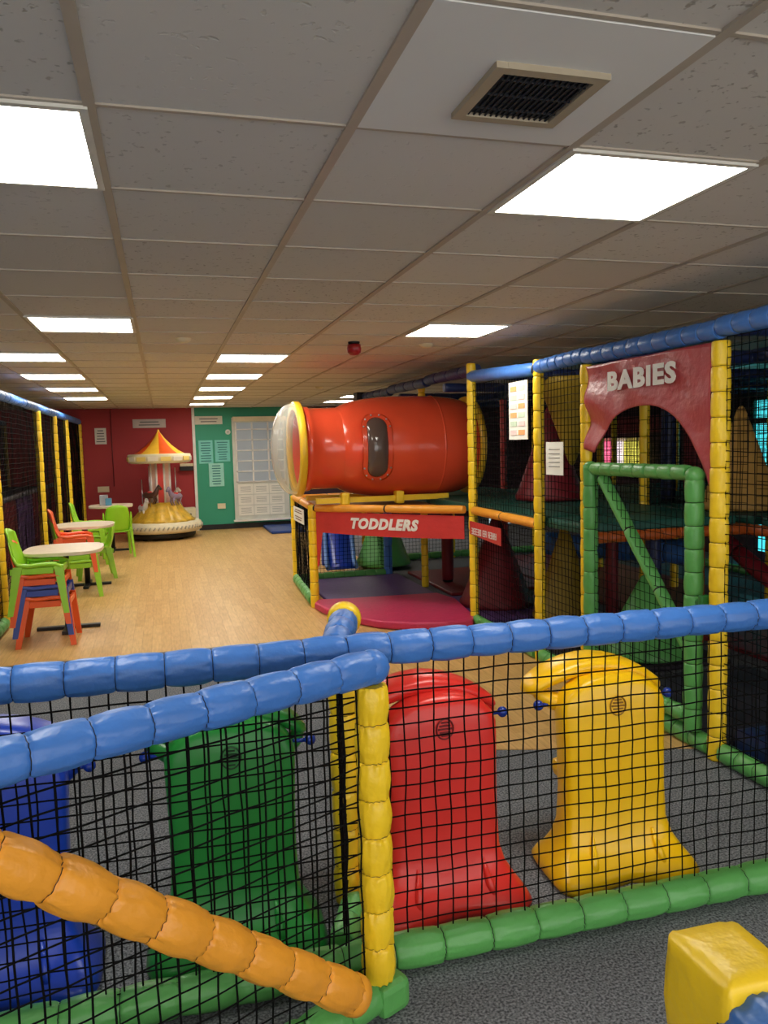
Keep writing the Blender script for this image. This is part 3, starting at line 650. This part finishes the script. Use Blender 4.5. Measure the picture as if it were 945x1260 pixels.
# ---------------------------------------------------------------- left netted frame
lf=thing('netted_frame','tall netted play frame along the left with yellow posts and blue top rail','climbing frame',(-1.42,9.5,0))
LX=-1.42; LY=[5.2,7.55,10.2,11.7,13.1,15.15]
for y in LY: pad((LX,y,0),(LX,y,2.05),.045,'post',YEL,lf,puff=.05,seglen=.12)
for x in (-2.65,-3.8):
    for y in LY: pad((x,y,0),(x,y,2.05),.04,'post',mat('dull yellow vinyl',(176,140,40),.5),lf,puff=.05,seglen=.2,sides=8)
for a,c in zip(LY[:-1],LY[1:]):
    pad((LX,a,2.09),(LX,c,2.09),.05,'top_rail',BLUE,lf,seglen=.25); pad((LX,a+.05,.055),(LX,c-.05,.055),.055,'floor_rail',GRN,lf,seglen=.15)
    net((LX,a+.05,.1),(0,c-a-.1,0),(0,0,1.95),lf,cell=.05,r=.0032)
    net((LX-1.23,a+.05,.95),(0,c-a-.1,0),(0,0,1.1),lf,cell=.05,r=.0032)
    pad((-2.65,a,2.08),(-2.65,c,2.08),.045,'top_rail',DKBLUE,lf,seglen=.25,sides=8)
    pad((-1.9,a,.98),(-1.9,c,.98),.03,'deck_rail',mat('grey vinyl',(110,106,112),.5),lf,seglen=.3,sides=8)
for i,(a,c) in enumerate(zip(LY[:-1],LY[1:])):
    nm=['nearest','second','middle','fourth','farthest'][i]
    slab('pad_panel',(-1.98,(a+c)/2,.5),(.06,c-a-.1,.85),MAR if i%2==0 else PURP,f'{nm} dark padded panel low behind the left netting','wall pad')
    slab('deck_pad',(-2.85,(a+c)/2,.93),(1.6,c-a-.1,.07),mat('dark deck vinyl',(34,40,44),.6),f'{nm} dark deck pad inside the left netted frame','deck pad','dark deck pads of the left frame')
cc=[cone(-2.3,8.6,.97,1.9,.2,DRED,'deep red cone on the left deck near the front post'),cone(-2.2,11.0,.97,1.85,.2,OLIVE,'mustard cone on the left deck further back')]

# ---------------------------------------------------------------- chairs and tables
def chair(m,label):
    t=thing('plastic_chair',label,'chair',(0,0,0),'stacking plastic armchairs along the left')
    # +x is forward
    b=MB()
    n=9
    rows=[]
    for i in range(n):      # seat: from front to back
        u=i/(n-1); x=.19-.36*u; z=.355-.02*math.sin(PI*u)-.015*u; hw=.19-.02*u
        if i==0: z-=.02
        rows.append([V(x,hw*s,z+.018*abs(s)**3) for s in (-1,-.8,-.5,0,.5,.8,1)])
    b.rings(rows,cap=False,closed=False); o=b.build('seat',m,t,smooth=True); o.modifiers.new('thickness','SOLIDIFY').thickness=.012
    b=MB(); rows=[]
    for i in range(9):
        u=i/8; z=.335+.345*u; x=-.165-.075*u-.012*math.sin(PI*u); hw=.175*(1-.25*u**4) ; 
        rows.append([V(x+.05*(s*s)*(1-.3*u),hw*s,z-(.03*s*s if i==8 else 0)) for s in (-1,-.8,-.5,0,.5,.8,1)])
    b.rings(rows,cap=False,closed=False); o=b.build('backrest',m,t,smooth=True); o.modifiers.new('thickness','SOLIDIFY').thickness=.014
    for s in (-1,1):
        b=MB(); rs=[]
        for (x,z,w_,h_) in ((-.185,.56,.012,.05),(-.165,.46,.016,.045),(-.13,.395,.018,.035),(-.05,.385,.02,.03),(.06,.395,.022,.03),(.15,.392,.022,.028),(.195,.37,.02,.03)):
            rs.append([V(x+(0 if a not in(0,) else 0),s*.19+w_*math.cos(a),z+h_*math.sin(a)*.6) for a in [2*PI*k/8 for k in range(8)]])
        b.rings(rs); b.build('arm',m,t)
        for fx,(x0,x1) in enumerate(((.17,.215),(-.13,-.20))):
            b=MB(); rs=[]
            for u in (0,.25,.6,1):
                x=x0+(x1-x0)*u; z=.385*(1-u); y=s*(.185+.03*u); w_=.034-.014*u; 
                rs.append([V(x+w_*a,y+.02*c*(1-.3*u),z) for a,c in ((-1,-1),(1,-1),(1.1,0),(1,1),(-1,1),(-1.1,0))])
            b.rings(rs,smooth=False); b.build('leg',m,t)
    b=MB(); b.box((.19,0,.345),(.02,.34,.05),None,.006); b.box((-.03,.188,.345),(.32,.012,.05),None,.004); b.box((-.03,-.188,.345),(.32,.012,.05),None,.004); b.build('apron',m,t)
    return t
chL=chair(LIME,''); chO=chair(PORG,''); chB=chair(PBLU,'')
used={}
def put(src,x,y,z,rz,label):
    if id(src) not in used: c=src; used[id(src)]=1
    else: c=copy_tree(src)
    c.location=(x,y,z); c.rotation_euler=(0,0,rz); c['label']=label; return c
put(chO,-.97,6.88,0,0,'orange plastic chair at the bottom of the nearest stack'); put(chB,-.985,6.88,.09,0,'blue plastic chair second from bottom in the nearest stack')
put(chO,-1.0,6.88,.18,0,'orange plastic chair under the lime one in the nearest stack'); put(chL,-1.01,6.88,.27,0,'lime plastic chair on top of the nearest stack')
x,y=-.93,9.0
put(chL,x,y,0,.1,'lime plastic chair at the bottom of the stack behind the near table'); put(chL,x-.015,y,.09,.1,'lime plastic chair second in the stack behind the near table')
put(chL,x-.03,y,.18,.1,'lime plastic chair third in the stack behind the near table'); put(chO,x-.04,y,.27,.1,'orange plastic chair on top of the stack behind the near table')
x,y=-1.0,11.5
put(chL,x,y,0,0,'lime plastic chair, lower one by the farthest table'); put(chL,x-.015,y,.09,0,'lime plastic chair, middle one by the farthest table'); put(chL,x-.03,y,.18,0,'lime plastic chair, top of the stack by the farthest table')
put(chL,-.84,10.2,.0,-3.0,'lime plastic chair tucked at the far side of the middle table')
c=put(chL,-.70,12.1,.0,1.75,'single lime plastic chair with its back seen before the red wall'); c.scale=(1,1,1.14)
def table(x,y,label,first=[None]):
    if first[0] is not None:
        c=copy_tree(first[0]); c.location=(x,y,0); c['label']=label; return c
    t=thing('cafe_table',label,'table',(0,0,0),'pale topped cafe tables'); first[0]=t
    pl_=[(.32*math.copysign(abs(math.cos(a))**.6,math.cos(a)),.36*math.copysign(abs(math.sin(a))**.6,math.sin(a))) for a in [2*PI*k/40 for k in range(40)]]
    MB().prism(pl_,Matrix.Translation((0,0,.706)),.028,bev=.006).build('tabletop',WOODTOP,t)
    MB().tube([(0,0,.03),(0,0,.692)],.032,14).build('column',BLACK,t)
    MB().box((0,0,.685),(.3,.3,.014)).build('plate',BLACK,t); b=MB()
    for a in (0,PI/2): b.box((0,0,.02),(.52,.06,.03),Matrix.Rotation(a,3,'Z'),.006)
    b.build('foot',BLACK,t); t.location=(x,y,0); return t
table(-.86,7.30,'pale wood topped table beside the nearest chair stack'); table(-.90,9.6,'pale topped table in the middle, behind the orange topped chair stack'); table(-.80,12.8,'farthest pale table carrying the napkin holder')
t=thing('napkin_holder','grey napkin holder with blue front on the farthest table','napkin holder',(-.87,12.8,.72))
MB().box((-.90,12.8,.80),(.12,.12,.16),None,.01).build('case',mat('grey clear plastic',(150,150,156),.3),t); MB().box((-.83,12.75,.775),(.09,.06,.11),None,.006).build('card',mat('blue card',(70,130,160),.5),t)

# ---------------------------------------------------------------- carousel ride
cx,cy=-.05,14.3
t=thing('carousel','small coin carousel with striped orange and yellow cone roof by the red wall','carousel',(cx,cy,0))
T=Matrix.Translation((cx,cy,0))
MB().lathe([(0,.03),(.52,.03),(.56,.06),(.56,.14),(.0,.14)],T,40).build('plinth',BLACK,t)
for i in range(4): a=PI/4+PI/2*i; MB().lathe([(0,0),(.04,0),(.04,.035),(0,.035)],Matrix.Translation((cx+.42*math.cos(a),cy+.42*math.sin(a),0)),12,cap=True).build('foot',BLACK,t)
MB().lathe([(.0,.13),(.62,.13),(.67,.16),(.68,.22),(.66,.29),(.62,.31),(.0,.31)],T,56).build('base_rim',CREAM,t)
b=MB()
for i in range(56): 
    a=2*PI*i/56; b.tube([(cx+.683*math.cos(a),cy+.683*math.sin(a),.20),(cx+.678*math.cos(a+.05),cy+.678*math.sin(a+.05),.25)],.012,6)
b.build('rim_scroll',mat('grey relief',(176,170,150),.6),t)
n=48; rs=[]
for (r,z) in ((.56,.31),(.5,.36),(.44,.42),(.37,.5),(.33,.58),(.30,.63),(.1,.64)):
    rs.append([V(cx+r*(1+.05*math.sin(14*2*PI*k/n*1.0)*(1 if r>.2 else 0))*math.cos(2*PI*k/n),cy+r*(1+.05*math.sin(14*2*PI*k/n))*math.sin(2*PI*k/n),z) for k in range(n)])
b=MB(); b.rings(rs); b.build('skirt',GOLD,t)
b=MB(); b.lathe([(.165,.6),(.165,1.34)],T@Matrix.Rotation(PI/8+PI/2,4,'Z'),8,matfn=lambda i,j:i%2); o=b.build('column',[mat('pink white panel',(240,200,186),.4),mat('orange red panel',(214,52,36),.4)],t,smooth=False)
b=MB()
for i in range(8): a=PI/8+2*PI*i/8+PI/2; b.tube([(cx+.17*math.cos(a),cy+.17*math.sin(a),.6),(cx+.17*math.cos(a),cy+.17*math.sin(a),1.34)],.018,8)
b.build('column_edge',WHITE,t)
MB().lathe([(.16,1.32),(.47,1.32),(.525,1.335),(.535,1.465),(.52,1.48),(.40,1.487)],T,48).build('canopy_band',CREAM,t)
b=MB()
for i in range(16):
    a=2*PI*(i+.5)/16; M1=T@Matrix.Rotation(a,4,'Z'); c=M1@V(.535,0,1.40); b.mi=i%2; b.box(c,(.012,.17,.075),Matrix.Rotation(a,3,'Z'),.004)
b.build('canopy_plaque',[mat('yellow plaque',(240,214,120),.5),mat('white plaque',(236,226,206),.5)],t)
b=MB(); b.lathe([(.43,1.485),(.33,1.54),(.22,1.63),(.10,1.76),(.02,1.87)],T,48,matfn=lambda i,j:(i//6)%2); b.build('roof',[OCAN,YCAN],t,smooth=True)
MB().lathe([(.0,1.91),(.014,1.90),(.022,1.88),(.024,1.86)],T,12).build('finial',YCAN,t)
HC=[mat('white pony',(232,226,220),.4),mat('brown pony',(84,52,42),.4),mat('grey mauve pony',(150,132,156),.4)]
for i,(a,z,m) in enumerate(((-2.15,.78,HC[1]),(-.75,.74,HC[2]),(-2.75,.55,HC[0]),(1.2,.7,HC[0]))):
    px,py=cx+.34*math.cos(a),cy+.34*math.sin(a); tg=V(-math.sin(a),math.cos(a),0)*(-1 if i%2 else 1); c=V(px,py,z); b=MB()
    b.tube([c-tg*.13,c-tg*.09,c,c+tg*.08,c+tg*.12+V(0,0,.04),c+tg*.16+V(0,0,.12),c+tg*.17+V(0,0,.15),c+tg*.23+V(0,0,.10)],[.03,.055,.055,.055,.045,.03,.035,.02],10)
    for q in (-.09,.08):
        for s in (-1,1): 
            side=V(tg.y,-tg.x,0)*s*.03; b.tube([c+tg*q+side,c+tg*(q+.03)+side-V(0,0,.09),c+tg*(q-.01)+side-V(0,0,.15)],[.022,.014,.011],8)
    o=b.build('pony',m,t); b=MB(); b.box(c+V(0,0,.055),(.07,.07,.03),None,.01); b.build('saddle',TRED,o); b=MB(); b.tube([c+V(0,0,-.22),c+V(0,0,.5)],.008,6); b.build('pole',CHROME,o)
t_=thing('coin_box','white coin box with black slot behind the carousel','coin box',(.42,14.75,0))
MB().box((.42,15.0,.30),(.26,.3,.34),None,.02).build('case',CREAM,t_); MB().box((.42,14.845,.34),(.1,.01,.06)).build('slot',BLACK,t_); MB().box((.42,15.0,.065),(.2,.2,.13)).build('stand',DARK,t_)

# ---------------------------------------------------------------- things on the back walls
yb=YB-.001
def board(name,x0,x1,z0,z1,m,label,cat,lines=0,ink=INK,group=None,th=.012):
    t=thing(name,label,cat,((x0+x1)/2,yb,(z0+z1)/2),group); MB().box(((x0+x1)/2,yb-th/2,(z0+z1)/2),(x1-x0,th,z1-z0),None,.002).build('sheet',m,t)
    if lines:
        b=MB(); h=(z1-z0)
        for i in range(lines):
            w_=(x1-x0)*random.uniform(.5,.78); b.box(((x0+x1)/2,yb-th-.001,z1-h*(i+1)/(lines+1)),(w_,.002,h/(lines+1)*.38))
        b.build('print',ink,t)
    return t
board('sign',-.50,.09,1.965,2.125,mat('pale sign',(206,196,190),.5),'wide pale sign high on the red wall above the carousel','sign',2)
board('sign',.62,1.13,2.01,2.165,mat('pale cream sign',(214,212,196),.5),'wide pale sign high on the green wall, left part','sign',2)
board('notice',-1.17,-.97,1.68,1.975,PAPER,'white notice on the red wall near the left netting','notice',5)
board('notice',.67,.93,1.27,1.71,TEALP,'left of the upper two teal notices on the green wall','notice',8,INKT)
board('notice',.97,1.25,1.30,1.71,TEALP,'right of the upper two teal notices on the green wall','notice',8,INKT)
board('notice',.84,1.12,.83,1.27,mat('pale teal notice',(156,220,204),.35),'lower single teal notice on the green wall','notice',8,INKT)
board('socket',-1.17,-.97,.80,.905,CREAM,'double wall socket on the red wall','socket',0,th=.02)
board('socket',.975,1.125,.40,.50,CREAM,'double wall socket on the green wall below notices','socket',0,th=.02)
t=thing('wall_sensor','small round white sensor on green wall left of the window','sensor',(1.225,yb,1.86)); MB().lathe([(0,.05),(.035,.045),(.05,.02),(.05,0)],face_M((1.225,yb,1.86),(1,0,0),(0,0,1)),16).build('cover',WHITE,t); MB().sphere((1.225,yb-.045,1.86),.012).build('lens',BLACK,t)
t=thing('wall_speaker','black slim box on a pale bracket on the red wall beside the carousel roof','speaker',(.43,yb,1.2))
MB().box((.43,yb-.05,1.19),(.25,.1,.08),None,.008).build('case',BLACK,t); MB().box((.43,yb-.06,1.26),(.24,.12,.05),None,.006).build('bracket',CREAM,t)
k=0
pos=['upper left','upper middle','upper right','middle left','centre','middle right','lower left','lower middle','lower right']
for j in range(3):
    for i in range(3):
        x=1.385+.30*i; z=.66-.205*j; tt_=thing('paper_notice',f'white paper notice in the window, {pos[k]} of the nine','notice',(x+.13,yb-.05,z+.1),'papers stuck in the window'); k+=1
        MB().box((x+.13,yb-.047,z+.095),(.288,.005,.19)).build('sheet',PAPER,tt_)
        b=MB(); 
        for q in range(4): b.box((x+.13,yb-.0505,z+.14-.03*q),(.2,.002,.006))
        b.build('print',INK,tt_)
slab('floor_mat',(2.12,14.55,.03),(.62,1.25,.05),mat('blue mat vinyl',(34,66,140),.4),'blue mat lying on the floor by the green wall','floor mat')
b=MB(); b.tube([(-.88,YB-.01,.9),(-.88,YB-.01,H)],.008,8); struct('trim_4',b,mat('conduit dark red',(110,22,32),.5),'thin painted cable conduit on red wall')

# ---------------------------------------------------------------- camera, world, view
yaw,pitch,roll,f=.273,.086,-.025,965.
fw=V(math.sin(yaw)*math.cos(pitch),math.cos(yaw)*math.cos(pitch),-math.sin(pitch)); r=V(math.cos(yaw),-math.sin(yaw),0); u=r.cross(fw)
r2=r*math.cos(roll)+u*math.sin(roll); u2=-r*math.sin(roll)+u*math.cos(roll)
cam=bpy.data.cameras.new('camera'); co=bpy.data.objects.new('camera',cam); COL.objects.link(co); SC.camera=co
co.matrix_world=Matrix(((r2.x,u2.x,-fw.x,0),(r2.y,u2.y,-fw.y,0),(r2.z,u2.z,-fw.z,1.55),(0,0,0,1)))
cam.sensor_fit='VERTICAL'; cam.sensor_height=36; cam.sensor_width=27; cam.lens=36*f/1260; cam.clip_start=.02
w=bpy.data.worlds.new('world'); SC.world=w; w.use_nodes=True; w.node_tree.nodes['Background'].inputs[0].default_value=(1,.98,.95,1); w.node_tree.nodes['Background'].inputs[1].default_value=1.3
vs=SC.view_settings; vs.view_transform='Standard'; vs.look='None'; vs.gamma=1; vs.exposure=1.0; vs.use_curve_mapping=False
